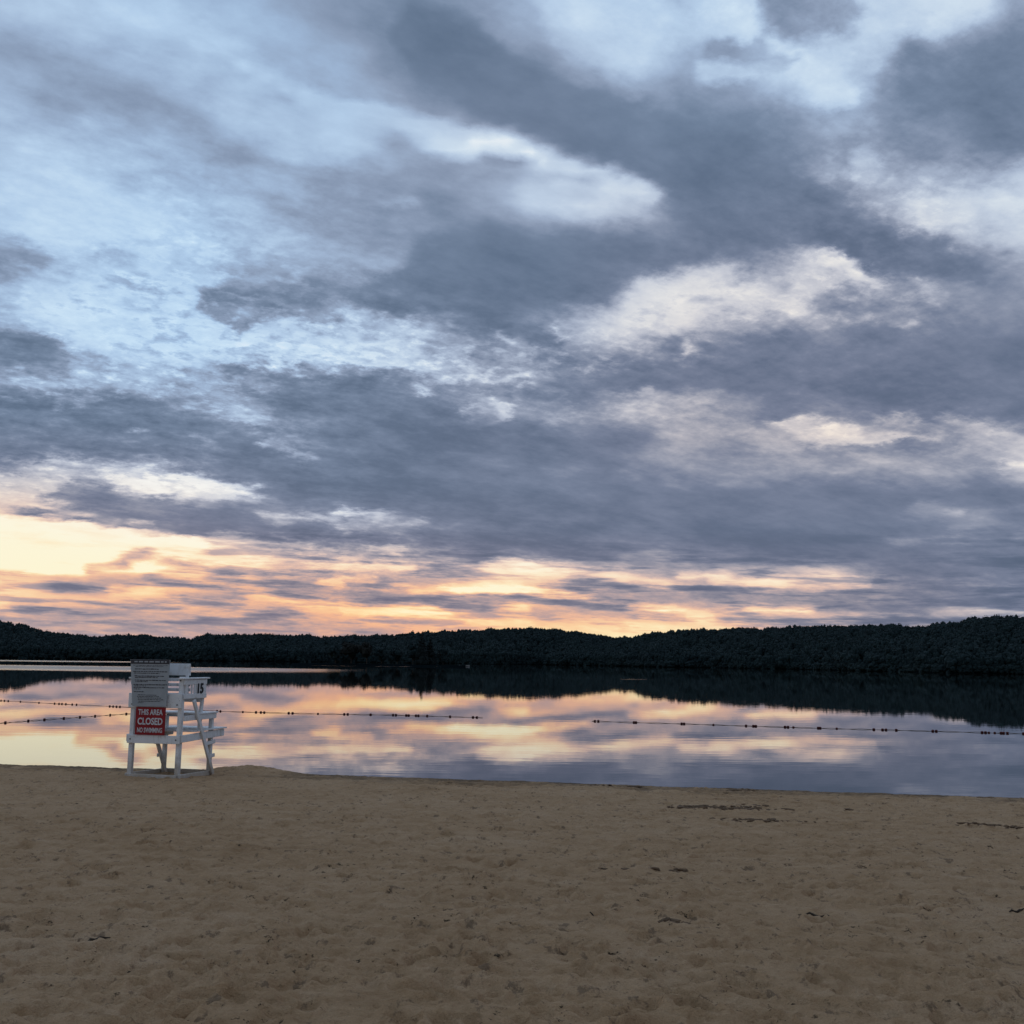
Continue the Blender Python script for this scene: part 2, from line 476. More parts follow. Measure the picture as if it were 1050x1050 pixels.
# the sky away from the sunset, behind the camera, is already darker
east = w.maprange(dy, -0.7, 0.55, 0.74, 1.0, 'SMOOTHSTEP')
c2 = w.vmath('SCALE', c2, scale=east)
bg1 = w.new('ShaderNodeBackground'); w.put(bg1.inputs[0], c2); bg1.inputs[1].default_value = 0.97
sky = w.new('ShaderNodeTexSky', sky_type='NISHITA'); sky.sun_disc = False
SUN_EL, SUN_AZ = R(0.6), R(-9)
sky.sun_elevation = SUN_EL; sky.sun_rotation = SUN_AZ
bg2 = w.new('ShaderNodeBackground'); w.put(bg2.inputs[0], sky.outputs[0]); bg2.inputs[1].default_value = 0.002
add = w.new('ShaderNodeAddShader'); w.put(add.inputs[0], bg1.outputs[0]); w.put(add.inputs[1], bg2.outputs[0])
w.put(w.new('ShaderNodeOutputWorld').inputs[0], add.outputs[0])

sd = bpy.data.lights.new('sun', 'SUN'); sd.energy = 2.0; sd.angle = R(0.5); sd.color = (1, 0.72, 0.45)
so = bpy.data.objects.new('sun', sd); COL.objects.link(so)
sdir = Vector((math.sin(SUN_AZ) * math.cos(SUN_EL), math.cos(SUN_AZ) * math.cos(SUN_EL), math.sin(SUN_EL)))
so.rotation_euler = sdir.to_track_quat('Z', 'Y').to_euler(); so.location = sdir * 4000

# ------------------------------------------------------------------ materials
def mat(name):
    m = bpy.data.materials.new(name); m.use_nodes = True
    return m, NT(m.node_tree), m.node_tree.nodes['Principled BSDF']
def simple(name, col, rough=0.7, var=0.15, scale=8.0, bump=0.0, spec=0.3):
    m, t, b = mat(name)
    pos = t.new('ShaderNodeTexCoord').outputs['Object']
    n = t.noise(pos, scale, 5, 0.6)
    lo = tuple(c * (1 - var) for c in col[:3]) + (1,); hi = tuple(min(1, c * (1 + var)) for c in col[:3]) + (1,)
    t.put(b.inputs['Base Color'], t.ramp(n, [(0.3, lo), (0.7, hi)]))
    b.inputs['Roughness'].default_value = rough; b.inputs['Specular IOR Level'].default_value = spec
    if bump:
        bp = t.new('ShaderNodeBump'); bp.inputs['Distance'].default_value = bump
        t.put(bp.inputs['Height'], t.noise(pos, scale * 4, 4, 0.6)); t.put(b.inputs['Normal'], bp.outputs[0])
    return m

# white paint: weathered, chalky, grime in patches, grain showing
mp, t, b = mat('white_paint')
pos = t.new('ShaderNodeTexCoord').outputs['Object']
gr = t.noise(pos, 5.0, 6, 0.65)
fine = t.noise(pos, 40.0, 4, 0.7)
c = t.ramp(gr, [(0.28, (.50, .47, .42, 1)), (0.42, (.74, .75, .75, 1)), (0.7, (.82, .83, .84, 1))])
chip = t.maprange(fine, 0.63, 0.68)
foot = t.math('ADD', t.xyz(pos)[2], t.math('MULTIPLY', t.math('SUBTRACT', gr, 0.5), 0.9))
c = t.mix(t.maprange(foot, 0.05, 0.55, 0.75, 0.0), c, (.36, .28, .19, 1))
streak = t.noise(t.vmath('MULTIPLY', pos, (14, 14, 1.6)), 1.0, 4, 0.6)
c = t.mix(t.maprange(streak, 0.56, 0.70, 0.0, 0.45), c, (.40, .38, .33, 1))
t.put(b.inputs['Base Color'], t.mix(chip, c, (.30, .27, .23, 1)))
b.inputs['Roughness'].default_value = 0.55
bp = t.new('ShaderNodeBump'); bp.inputs['Distance'].default_value = 0.003
t.put(bp.inputs['Height'], t.noise(pos, 30.0, 4, 0.6)); t.put(b.inputs['Normal'], bp.outputs[0])
M_PAINT = mp
M_BLACK = simple('black_numeral_paint', (.02, .02, .025), 0.6, 0.2)
M_BOARD = simple('rules_board_face', (.35, .385, .41), 0.5, 0.10, 4.0)
M_HEAD = simple('rules_header', (.045, .045, .055), 0.5, 0.2, 6.0)
M_PRINT = simple('rules_print', (.05, .05, .06), 0.6, 0.2, 20)
M_RED = simple('red_sign_face', (.27, .010, .017), 0.45, 0.18, 7.0)
M_SIGNW = simple('sign_white_letters', (.62, .63, .65), 0.5, 0.08, 9)
M_BOLT = simple('dark_bolt', (.03, .03, .03), 0.5)
M_FLOAT = simple('float_red_plastic', (.10, .018, .014), 0.45, 0.3, 12)
M_ROPE = simple('rope', (.10, .075, .05), 0.9, 0.3, 30)
M_BARK = simple('bark', (.045, .036, .028), 0.9, 0.3, 3, 0.03)
M_CLOD = simple('damp_sand_clods', (.14, .086, .048), 0.95, 0.35, 18, 0.01)
M_STICK = simple('driftwood', (.05, .036, .024), 0.9, 0.3, 20, 0.005)
M_BOATW = simple('boat_paint', (.30, .30, .29), 0.5, 0.1, 5)

def leaf_mat(name, lo, hi):
    m, t, b = mat(name)
    pos = t.new('ShaderNodeNewGeometry').outputs['Position']
    n = t.noise(pos, 0.09, 4, 0.6); n2 = t.noise(pos, 0.9, 2, 0.5)
    f = t.math('ADD', t.math('MULTIPLY', n, 0.65), t.math('MULTIPLY', n2, 0.35))
    t.put(b.inputs['Base Color'], t.ramp(f, [(0.32, lo), (0.66, hi)]))
    b.inputs['Roughness'].default_value = 0.8; b.inputs['Specular IOR Level'].default_value = 0.15
    return m
M_WOOD = leaf_mat('wood_leaves', (.011, .023, .026, 1), (.019, .036, .036, 1))
M_CONIF = leaf_mat('conifer_needles', (.005, .010, .011, 1), (.010, .016, .015, 1))
M_RUST = leaf_mat('early_autumn_leaves', (.010, .013, .012, 1), (.020, .020, .016, 1))
M_HILL = simple('hill_soil', (.004, .007, .008), 1.0, 0.3, 0.05, 0.0, 0.0)

# sand
ms, t, b = mat('beach_sand')
pos = t.new('ShaderNodeNewGeometry').outputs['Position']
px_, py_, pz_ = t.xyz(pos)
big = t.noise(pos, 0.35, 5, 0.6); mid = t.noise(t.vmath('MULTIPLY', pos, (1, 1.6, 1)), 2.6, 6, 0.65); grain = t.noise(pos, 90.0, 3, 0.7)
f = t.math('ADD', t.math('MULTIPLY', big, 0.4), t.math('MULTIPLY', mid, 0.6))
dry = t.ramp(f, [(0.32, (.36, .215, .112, 1)), (0.46, (.49, .307, .168, 1)), (0.56, (.55, .356, .207, 1)), (0.72, (.61, .415, .262, 1))])
dry = t.mix(t.maprange(grain, 0.35, 0.65, 0.0, 0.40), dry, (.30, .190, .095, 1))
# dark grains, bits of bark and leaf pressed in the sand
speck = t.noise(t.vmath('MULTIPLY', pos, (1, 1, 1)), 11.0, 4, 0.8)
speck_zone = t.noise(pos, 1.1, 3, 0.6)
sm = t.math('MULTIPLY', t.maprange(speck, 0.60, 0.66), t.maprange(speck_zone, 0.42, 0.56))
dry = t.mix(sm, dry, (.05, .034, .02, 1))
# scattered dark dashes painted into the sand colour as shade of small hollows
hollow_shade = t.noise(t.vmath('MULTIPLY', pos, (1.5, .8, 1)), 4.2, 5, 0.72)
dry = t.mix(t.math('MULTIPLY', t.maprange(hollow_shade, 0.585, 0.645), 0.75), dry, (.18, .118, .072, 1))
wet = t.maprange(t.math('ADD', pz_, t.math('MULTIPLY', t.math('SUBTRACT', big, 0.5), 0.10)), 0.075, 0.19)
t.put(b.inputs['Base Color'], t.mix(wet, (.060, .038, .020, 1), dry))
t.put(b.inputs['Roughness'], t.maprange(wet, 0, 1, 0.75, 0.95))
b.inputs['Specular IOR Level'].default_value = 0.15
bp = t.new('ShaderNodeBump'); bp.inputs['Distance'].default_value = 0.05
t.put(bp.inputs['Height'], t.math('ADD', t.noise(pos, 22.0, 5, 0.65), t.math('MULTIPLY', grain, 0.2))); t.put(b.inputs['Normal'], bp.outputs[0])
M_SAND = ms

# lake water: mirror calm, with bands where a breath of wind roughens it
mw, t, b = mat('lake_water')
pos = t.new('ShaderNodeNewGeometry').outputs['Position']
X_, Y_, Z_ = t.xyz(pos)
wob = t.math('SUBTRACT', t.noise(t.vmath('MULTIPLY', pos, (0.012, 0.05, 0)), 1.0, 4, 0.6), 0.5)
Yw = t.math('ADD', Y_, t.math('MULTIPLY', wob, t.math('MULTIPLY', Y_, 0.10)))
bands = [  # y0 y1 x0 x1 strength
    (196, 262, -500, -44, 1.0), (395, 450, -600, -135, 0.8), (353, 366, -62, -48, 0.22), (352, 367, -43, -31, .35),
    (353, 365, -25, -21, .25), (167, 174, 16.5, 20.5, .2)]
mask = None
for y0, y1, x0, x1, s in bands:
    fy = (y1 - y0) * 0.25; fx = (x1 - x0) * 0.12 if x0 > -400 else 18
    v = t.math('MULTIPLY', t.maprange(Yw, y0 - fy, y0 + fy), t.maprange(Yw, y1 - fy, y1 + fy, 1, 0))
    v = t.math('MULTIPLY', v, t.math('MULTIPLY', t.maprange(X_, x0 - fx, x0 + fx), t.maprange(X_, x1 - fx, x1 + fx, 1, 0)))
    v = t.math('MULTIPLY', v, s)
    mask = v if mask is None else t.math('MAXIMUM', mask, v)
b.inputs['Base Color'].default_value = (.012, .016, .016, 1)
b.inputs['IOR'].default_value = 1.333
b.inputs['Coat Weight'].default_value = 0.15; b.inputs['Coat IOR'].default_value = 1.333
b.inputs['Specular IOR Level'].default_value = 0.5
t.put(b.inputs['Roughness'], t.maprange(mask, 0, 1, 0.012, 0.30))
rip = t.math('ADD', t.noise(t.vmath('MULTIPLY', pos, (0.35, 1.1, 1)), 1.0, 3, 0.5), t.math('MULTIPLY', t.noise(t.vmath('MULTIPLY', pos, (1.2, 3.4, 1)), 1.0, 2, 0.5), 0.22))
bp = t.new('ShaderNodeBump'); bp.inputs['Distance'].default_value = 0.0013
t.put(bp.inputs['Height'], rip); t.put(b.inputs['Normal'], bp.outputs[0]); t.put(b.inputs['Coat Normal'], bp.outputs[0]); t.put(b.inputs['Coat Roughness'], t.maprange(mask, 0, 1, 0.012, 0.30))
M_WATER = mw

# ------------------------------------------------------------------ object helpers
def link(name, me, material=None, parent=None):
    o = bpy.data.objects.new(name, me); COL.objects.link(o)
    if material: me.materials.append(material)
    if parent: o.parent = parent
    return o
def tag(o, label=None, cat=None, group=None, kind=None):
    if label: o['label'] = label
    if cat: o['category'] = cat
    if group: o['group'] = group
    if kind: o['kind'] = kind
    return o
def empty(name, loc, rz=0.0):
    o = bpy.data.objects.new(name, None); COL.objects.link(o); o.location = loc; o.rotation_euler[2] = rz
    o.empty_display_size = 0.2
    return o
def np_mesh(name, verts, faces, smooth=True):
    me = bpy.data.meshes.new(name)
    verts = np.asarray(verts, np.float32); faces = np.asarray(faces, np.int32)
    k = faces.shape[1]
    me.vertices.add(len(verts)); me.vertices.foreach_set('co', verts.ravel())
    me.loops.add(faces.size); me.loops.foreach_set('vertex_index', faces.ravel())
    me.polygons.add(len(faces))
    me.polygons.foreach_set('loop_start', np.arange(0, faces.size, k, dtype=np.int32))
    me.polygons.foreach_set('loop_total', np.full(len(faces), k, np.int32))
    me.polygons.foreach_set('use_smooth', np.full(len(faces), smooth, bool))
    me.update(calc_edges=True); me.validate()
    return me
def bar(bm, a, b, wd, th, up=(0, 0, 1), bev=0.006):
    """a sawn timber from a to b, wd across and th along 'up'"""
    a = Vector(a); b = Vector(b); d = (b - a); L_ = d.length; d.normalize()
    u = Vector(up); s = d.cross(u)
    if s.length < 1e-3: s = d.cross(Vector((1, 0, 0)))
    s.normalize(); u = s.cross(d).normalized()
    m = Matrix((( d.x, s.x, u.x), (d.y, s.y, u.y), (d.z, s.z, u.z))).to_4x4()
    m.translation = (a + b) / 2
    r = bmesh.ops.create_cube(bm, size=1)
    for v in r['verts']: v.co = Vector((v.co.x * L_, v.co.y * wd, v.co.z * th))
    es = list({e for v in r['verts'] for e in v.link_edges})
    if bev: 
        q = bmesh.ops.bevel(bm, geom=es, offset=min(bev, wd * .3, th * .3), segments=1, affect='EDGES', profile=0.5)
        vs = list({v for f in q['faces'] for v in f.verts} | {v for v in r['verts'] if v.is_valid})
    else: vs = r['verts']
    for v in vs: v.co = m @ v.co
def box(bm, x0, x1, y0, y1, z0, z1, bev=0.005):
    bar(bm, (x0, (y0 + y1) / 2, (z0 + z1) / 2), (x1, (y0 + y1) / 2, (z0 + z1) / 2), y1 - y0, z1 - z0, (0, 0, 1), bev)
def bobj(name, fn, material, parent=None):
    bm = bmesh.new(); fn(bm); me = bpy.data.meshes.new(name); bm.to_mesh(me); bm.free()
    return link(name, me, material, parent)
def text_mesh(s, size, extrude, bold=0.0, sx=1.0, align='CENTER'):
    cu = bpy.data.curves.new('lettering', 'FONT'); cu.body = s; cu.size = size; cu.extrude = extrude; cu.offset = bold
    cu.align_x = align; cu.align_y = 'CENTER'; cu.resolution_u = 3
    o = bpy.data.objects.new('tmp', cu); COL.objects.link(o)
    bpy.context.view_layer.update()
    me = bpy.data.meshes.new_from_object(o.evaluated_get(bpy.context.evaluated_depsgraph_get()))
    bpy.data.objects.remove(o); bpy.data.curves.remove(cu); me.materials.clear()
    for v in me.vertices: v.co.x *= sx
    return me
def tube(pts, rad, sides=6):
    vs, fs = [], []
    n = len(pts)
    for i, p in enumerate(pts):
        p = Vector(p); d = (Vector(pts[min(i + 1, n - 1)]) - Vector(pts[max(i - 1, 0)])).normalized()
        s = d.cross(Vector((0, 0, 1))) if abs(d.z) < .95 else d.cross(Vector((1, 0, 0))); s.normalize(); u = s.cross(d)
        r = rad[i] if hasattr(rad, '__len__') else rad
        for k in range(sides):
            a = 2 * math.pi * k / sides; vs.append(p + s * (r * math.cos(a)) + u * (r * math.sin(a)))
    for i in range(n - 1):
        for k in range(sides):
            k2 = (k + 1) % sides; fs.append((i * sides + k, i * sides + k2, (i + 1) * sides + k2, (i + 1) * sides + k))
    return vs, fs

# ------------------------------------------------------------------ value noise (numpy)
def vnoise(x, y, seed):
    xi = np.floor(x).astype(np.int64); yi = np.floor(y).astype(np.int64)
    fx = x - xi; fy = y - yi
    fx = fx * fx * fx * (fx * (fx * 6 - 15) + 10); fy = fy * fy * fy * (fy * (fy * 6 - 15) + 10)
    def h(a, b):
        q = (a * 374761393 + b * 668265263 + seed * 1442695041) & 0xFFFFFFFF
        q = ((q ^ (q >> 13)) * 1274126177) & 0xFFFFFFFF
        q = q ^ (q >> 16)
        return (q & 0xFFFF) / 65535.0
    return (h(xi, yi) * (1 - fx) + h(xi + 1, yi) * fx) * (1 - fy) + (h(xi, yi + 1) * (1 - fx) + h(xi + 1, yi + 1) * fx) * fy - 0.5
def fbm(x, y, seed, oct=4, gain=0.5):
    s = 0; a = 1.0
    for o in range(oct):
        s = s + a * vnoise(x * 2 ** o + 17.3 * o, y * 2 ** o - 9.1 * o, seed + o); a *= gain
    return s

# ------------------------------------------------------------------ beach
def shore_y(X): return 26.02 - 0.205 * 30 * np.tanh(np.asarray(X) / 30)
def sand_base(X, Y):
    s = (shore_y(X) - Y) / 1.02 + 0.16 * fbm(X * 0.55, Y * 0.2, 3, 3) + 0.10 * vnoise(X * 2.5, Y * 1.2, 8)
    z = np.where(s < 0, 0.16 * s, 0.085 * (1 - np.exp(-np.maximum(s, 0) / 0.30)) + 0.042 * np.maximum(s, 0))
    z = z + 0.17 * np.exp(-(((X + 5.75) / 0.75) ** 2 + ((Y - 26.15) / 0.55) ** 2))       # heaped sand right of the stand
    for lx, ly in ((-.54, 0), (.54, 0), (.54, 1.4), (-.54, 1.4)):                       # sand heaped round the stand's feet
        fx = -7.405 + .978 * lx + .208 * ly; fy = 24.19 - .208 * lx + .978 * ly
        z = z + 0.018 * np.exp(-(((X - fx) / 0.16) ** 2 + ((Y - fy) / 0.2) ** 2))
    z = z + 0.07 * np.exp(-(((X + 6.6) / 0.6) ** 2 + ((Y - 26.5) / 0.4) ** 2))
    return z
pr = np.concatenate([np.geomspace(1.0, 8.6, 40)[:-1], np.geomspace(8.6, 33.5, 640), np.geomspace(33.5, 60, 24)[1:]])
ur = np.concatenate([-np.geomspace(9, 0.47, 44)[:-1], np.linspace(-0.47, 0.47, 900), np.geomspace(0.47, 9, 44)[1:]])
PP, UU = np.meshgrid(pr, ur, indexing='ij')
GX = UU * PP; GY = PP - 4.0
GZ = sand_base(GX, GY)
inland = np.clip((shore_y(GX) - GY) / 1.2, 0, 1)
rel = 0.016 * fbm(GX * 0.8, GY * 0.8, 21, 3) + 0.025 * fbm(GX * 2.6 + 0.3 * GY, GY * 3.1, 31, 4, 0.6) + 0.032 * fbm(GX * 6.5, GY * 8.5, 41, 4, 0.62)
rel += 0.022 * fbm(GX * 0.35, GY * 5.0 + 0.5 * GX, 51, 3)            # long drag marks of the beach rake
rel += 0.018 * np.minimum(fbm(GX * 3.4, GY * 4.0, 61, 3) + 0.12, 0) + 0.035 * np.minimum(fbm(GX * 7.0 + 3, GY * 9.0, 71, 2) + 0.16, 0)   # scuffed hollows
GZ = GZ + rel * inland
# footprints
nP = 5200
for i in range(nP):
    p = math.exp(RNG.uniform(math.log(8.7), math.log(30))); u = RNG.uniform(-.47, .47)
    cx, cy = u * p, p - 4
    if cy > shore_y(cx) - 0.7: continue
    ang = RNG.uniform(0, math.pi); sc_ = RNG.choice([.35, .5, .8, 1.0]); la, lb = RNG.uniform(.10, .17) * sc_, RNG.uniform(.05, .085) * sc_
    dep = RNG.uniform(.007, .027) * (1.0 if RNG.random() < .85 else 1.7) * sc_ ** .6
    j0, j1 = np.searchsorted(pr, (p - .5, p + .5)); i0, i1 = np.searchsorted(ur, (u - .5 / p, u + .5 / p))
    xx = GX[j0:j1, i0:i1] - cx; yy = GY[j0:j1, i0:i1] - cy
    a = (xx * math.cos(ang) + yy * math.sin(ang)) / la; c_ = (-xx * math.sin(ang) + yy * math.cos(ang)) / lb
    r2 = a * a + c_ * c_
    GZ[j0:j1, i0:i1] += -1.25 * dep * np.exp(-r2 ** 3.0) + 0.5 * dep * np.exp(-((np.sqrt(r2) - 1.45) / 0.33) ** 2)
idx = np.arange(GX.size).reshape(GX.shape)
fc = np.stack([idx[:-1, :-1], idx[:-1, 1:], idx[1:, 1:], idx[1:, :-1]], -1).reshape(-1, 4)
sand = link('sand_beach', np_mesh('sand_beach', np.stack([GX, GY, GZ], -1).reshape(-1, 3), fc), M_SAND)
tag(sand, kind='structure')
def sand_z(x, y): 
    j = int(np.clip(np.searchsorted(pr, y + 4), 1, len(pr) - 1)); i = int(np.clip(np.searchsorted(ur, x / (y + 4)), 1, len(ur) - 1))
    return float(GZ[j, i])
def on_sand(px, py):
    z = 0.5
    for _ in range(8):
        p = at_z(px, py, z); z = sand_z(p[0], p[1])
    return p[0], p[1], z

# ------------------------------------------------------------------ lake
wv = [(-4000, -60, 0), (4000, -60, 0), (4000, 4000, 0), (-4000, 4000, 0)]
lake = link('lake_water', np_mesh('lake_water', wv, [(0, 1, 2, 3)]), M_WATER); tag(lake, kind='structure')
bed = link('lake_bed', np_mesh('lake_bed', [(-9000, -9000, -6), (9000, -9000, -6), (9000, 9000, -6), (-9000, 9000, -6)], [(0, 1, 2, 3)]), M_HILL); tag(bed, kind='structure')

# ------------------------------------------------------------------ far hills and their woods
def ico(sub):
    bm = bmesh.new(); bmesh.ops.create_icosphere(bm, subdivisions=sub, radius=1)
    bm.verts.ensure_lookup_table()
    v = np.array([q.co[:] for q in bm.verts]); f = np.array([[q.index for q in p.verts] for p in bm.faces]); bm.free()
    return v, f
ICO_V, ICO_F = ico(1)
def crown_proto(n_leaf, leaf, seed, cone=False):
    """a unit crown (height 1, radius about .5): lumpy dark heart and many leaf sprays; all triangles"""
    g = np.random.default_rng(seed)
    V, Fc = [], []; off = 0
    lobes = []
    if cone:
        for k in range(9):
            h = k / 9; r = 0.36 * (1 - h) ** 0.9 + .02
            for q in range(6 if k < 7 else 2):
                a = g.uniform(0, 6.28); lobes.append((math.cos(a) * r * .6, math.sin(a) * r * .6, 0.06 + h * .9, r * .55 + .02))
    else:
        for k in range(9):
            a = g.uniform(0, 6.28); rr = g.uniform(0.05, 0.33); h = g.uniform(.28, .85)
            lobes.append((math.cos(a) * rr, math.sin(a) * rr, h, g.uniform(.15, .25) * (1.15 - .5 * abs(h - .5))))
        lobes.append((0, 0, .5, .3))
    for (x, y, z, r) in lobes:
        v = ICO_V * (r * .82) * (1 + g.uniform(-.25, .25, (len(ICO_V), 1))); 
        if cone: v = v * (1, 1, .6)
        V.append(v + (x, y, z)); Fc.append(ICO_F + off); off += len(v)
    for k in range(n_leaf):
        x, y, z, r = lobes[g.integers(len(lobes))]
        d = g.normal(size=3); d /= np.linalg.norm(d)
        if d[2] < -.3: d[2] *= -.5
        c = np.array((x, y, z)) + d * r * g.uniform(.8, 1.2) * ((1, 1, .7) if cone else (1, 1, 1))
        e1 = np.cross(d, g.normal(size=3)); e1 /= np.linalg.norm(e1) + 1e-6; e2 = np.cross(d, e1) + d * g.uniform(-.6, .6)
        s = leaf * g.uniform(.6, 1.3)
        V.append(np.array([c - e1 * s, c + e1 * s * .9 + e2 * s * .2, c + e2 * s * 1.2, c - e2 * s * .8])); Fc.append(np.array([[0, 1, 2], [0, 3, 1]]) + off); off += 4
    return np.concatenate(V), np.concatenate(Fc)
PROTOS = [crown_proto(110, .05, 100 + k) for k in range(7)]
CPROTO = [crown_proto(90, .05, 200 + k, True) for k in range(3)]

def az_px(px):            # azimuth of a skyline column of the photograph
    r = ray(px, 648); return math.atan2(r[0], r[1])
def el_px(px, py):
    r = ray(px, py); return r[2] / math.hypot(r[0], r[1])

def hill(profile, d_shore, depth, label, seed, n_trees, th=(7.5, 10.5), lean=0.0):
    """profile: (px, py) of the tree line. Builds the ground and the wood standing on it."""
    pr_ = [(az_px(x), el_px(x, y)) for x, y in profile]
    A = np.array([p[0] for p in pr_]); E_ = np.array([p[1] for p in pr_])
    g = np.random.default_rng(seed)
    tm = sum(th) / 2
    def dist_shore(a): return d_shore * (1 + 0.03 * np.sin(a * 31 + seed) + 0.02 * np.sin(a * 77 + 2 * seed)) + lean * (a - 0.41)
    def ridge_z(a):
        e = np.interp(a, A, E_)
        return np.maximum((dist_shore(a) + depth) * e + H - tm * 1.02, -3.0)
    def ground(a, d):
        ds = dist_shore(a); q = np.clip((d - ds) / depth, -0.5, 3)
        zr = ridge_z(a)
        up = 0.5 + (zr - 0.5) * np.clip(q, 0, 1) ** 0.85
        z = np.where(q < 0, q * 10, np.where(q < 1, up, zr * np.clip(1.0 - (q - 1) * 0.5, 0.2, 1)))
        return z
    na = 260; ts = np.concatenate([np.linspace(-.12, 1, 22), np.linspace(1.1, 2.6, 8)])
    aa = np.linspace(A[0], A[-1], na); AA, TT = np.meshgrid(aa, ts, indexing='ij')
    DD = dist_shore(AA) + TT * depth
    ZZ = ground(AA, DD) + 0.6 * fbm(AA * 200, DD * .05, seed, 2) * (TT > .05)
    id_ = np.arange(AA.size).reshape(AA.shape)
    f = np.stack([id_[:-1, :-1], id_[1:, :-1], id_[1:, 1:], id_[:-1, 1:]], -1).reshape(-1, 4)
    o = link('hill', np_mesh('hill', np.stack([np.sin(AA) * DD, np.cos(AA) * DD, ZZ], -1).reshape(-1, 3), f), M_HILL); tag(o, kind='structure')
    Vs, Fs = [], []; off = 0
    for k in range(n_trees):
        a = g.uniform(A[0], A[-1])
        q = g.uniform(0, 1.06) if k > n_trees * .18 else (g.uniform(.93, 1.03) if k % 3 else g.uniform(-0.004, .02))
        ds = dist_shore(a); d = ds + q * depth
        zg = float(ground(np.array([a]), np.array([d]))[0])
        if zg < -1: continue
        hgt = g.uniform(*th) * (1.0 if g.random() > .03 else 1.08); wd = hgt * g.uniform(.52, .9)
        cl = float(fbm(np.array([a * 120]), np.array([d * .03]), seed + 9, 2)[0])
        hgt *= .96 + .22 * cl; wd *= 1 + .5 * cl
        pv, pf = PROTOS[g.integers(len(PROTOS))] if g.random() > .12 else CPROTO[g.integers(3)]
        an = g.uniform(0, 6.28); c, s = math.cos(an), math.sin(an)
        v = pv * (wd, wd, hgt)
        v = np.stack([v[:, 0] * c - v[:, 1] * s + math.sin(a) * d, v[:, 0] * s + v[:, 1] * c + math.cos(a) * d, v[:, 2] + zg - hgt * .08], -1)
        Vs.append(v); Fs.append(pf + off); off += len(v)
    for k in range(1500):                       # brush along the water
        a = g.uniform(A[0], A[-1]); ds = float(dist_shore(a)); d = ds + g.uniform(-.004, .035) * depth
        pv, pf = PROTOS[g.integers(len(PROTOS))]; hgt = g.uniform(2.2, 4.2); wd = hgt * g.uniform(.9, 1.5); an = g.uniform(0, 6.28); c, s = math.cos(an), math.sin(an)
        v = pv * (wd, wd, hgt)
        v = np.stack([v[:, 0] * c - v[:, 1] * s + math.sin(a) * d, v[:, 0] * s + v[:, 1] * c + math.cos(a) * d, v[:, 2] - hgt * .22 + .1], -1)
        Vs.append(v); Fs.append(pf + off); off += len(v)
    o = link('wood', np_mesh('wood', np.concatenate(Vs), np.concatenate(Fs), False), M_WOOD)
    tag(o, label, 'wood', kind='stuff')

LEFT = [(-520, 640), (-300, 632), (-120, 630), (-40, 632), (0, 635), (20, 638), (45, 646), (60, 648), (90, 650), (150, 649.5), (190, 653.5), (230, 657), (290, 661)]
MID = [(60, 671), (120, 667), (165, 660), (190, 654.5), (212, 649.5), (240, 648.5), (280, 648), (300, 649), (340, 650.5), (400, 649), (425, 646.5), (450, 645.5), (500, 643.5), (530, 642.5), (570, 643.8), (610, 649), (650, 652.5), (690, 655), (760, 660)]
RIGHT = [(560, 668), (600, 660), (650, 652.5), (662, 649), (680, 646), (700, 644), (720, 643.5), (760, 643), (800, 642), (838, 638.5), (870, 639.5), (900, 638), (935, 640.5), (960, 637), (1000, 632), (1050, 629), (1150, 624), (1350, 622), (1600, 632)]
hill(LEFT, 720, 260, 'dark wooded hill at far left, highest at the edge of the picture', 5, 4200, (6.8, 8.0))
hill(MID, 620, 180, 'dark wooded ridge in the middle, rising gently behind the tall conifer', 6, 5200, (6.0, 7.1))
hill(RIGHT, 380, 150, 'dark wooded ridge filling the right half of the far shore', 7, 6500, (5.2, 6.5), -580)
# a far range closing the valley behind
FARP = [(-2500, 655), (-600, 652), (0, 656), (500, 657), (1050, 655), (1700, 652), (3200, 655)]
aa = np.array([az_px(x) if -900 < x < 1900 else (x - 525) / 2200 for x, y in FARP])
ee = np.array([el_px(x, y) if -900 < x < 1900 else .012 for x, y in FARP])
A2 = np.linspace(aa[0], aa[-1], 200); E2 = np.interp(A2, aa, ee)
rows_ = []
for d, k in ((1150, 0.0), (1500, .6), (1900, 1.0), (2600, .5)):
    rows_.append(np.stack([np.sin(A2) * d, np.cos(A2) * d, -1 + k * (E2 * 1900 + H)], -1))
V = np.concatenate(rows_); id_ = np.arange(len(V)).reshape(4, -1)
o = link('distant_hills', np_mesh('distant_hills', V, np.stack([id_[:-1, :-1], id_[:-1, 1:], id_[1:, 1:], id_[1:, :-1]], -1).reshape(-1, 4)), M_WOOD); tag(o, kind='structure')

# low point of land with trees of its own, left of centre
D_SP = 378.0
sx0, sx1 = math.tan(az_px(300)) * D_SP, math.tan(az_px(478)) * D_SP
na, nb = 80, 14
AA, BB = np.meshgrid(np.linspace(0, 1, na), np.linspace(0, 1, nb), indexing='ij')
XX = sx0 + AA * (sx1 - sx0); wdt = np.sin(np.pi * np.clip(AA * .55 + .45, 0, 1)) ** .5 * 20 + .5
YY = D_SP + (BB - .15) * wdt + 2.5 * fbm(AA * 9, AA * 0, 4, 3)
ZZ = -0.5 + 1.1 * np.sin(np.pi * np.clip(BB, 0, 1)) ** .6
id_ = np.arange(AA.size).reshape(AA.shape)
o = link('shore_point', np_mesh('shore_point', np.stack([XX, YY, ZZ], -1).reshape(-1, 3), np.stack([id_[:-1, :-1], id_[1:, :-1], id_[1:, 1:], id_[:-1, 1:]], -1).reshape(-1, 4)), M_HILL); tag(o, kind='structure')

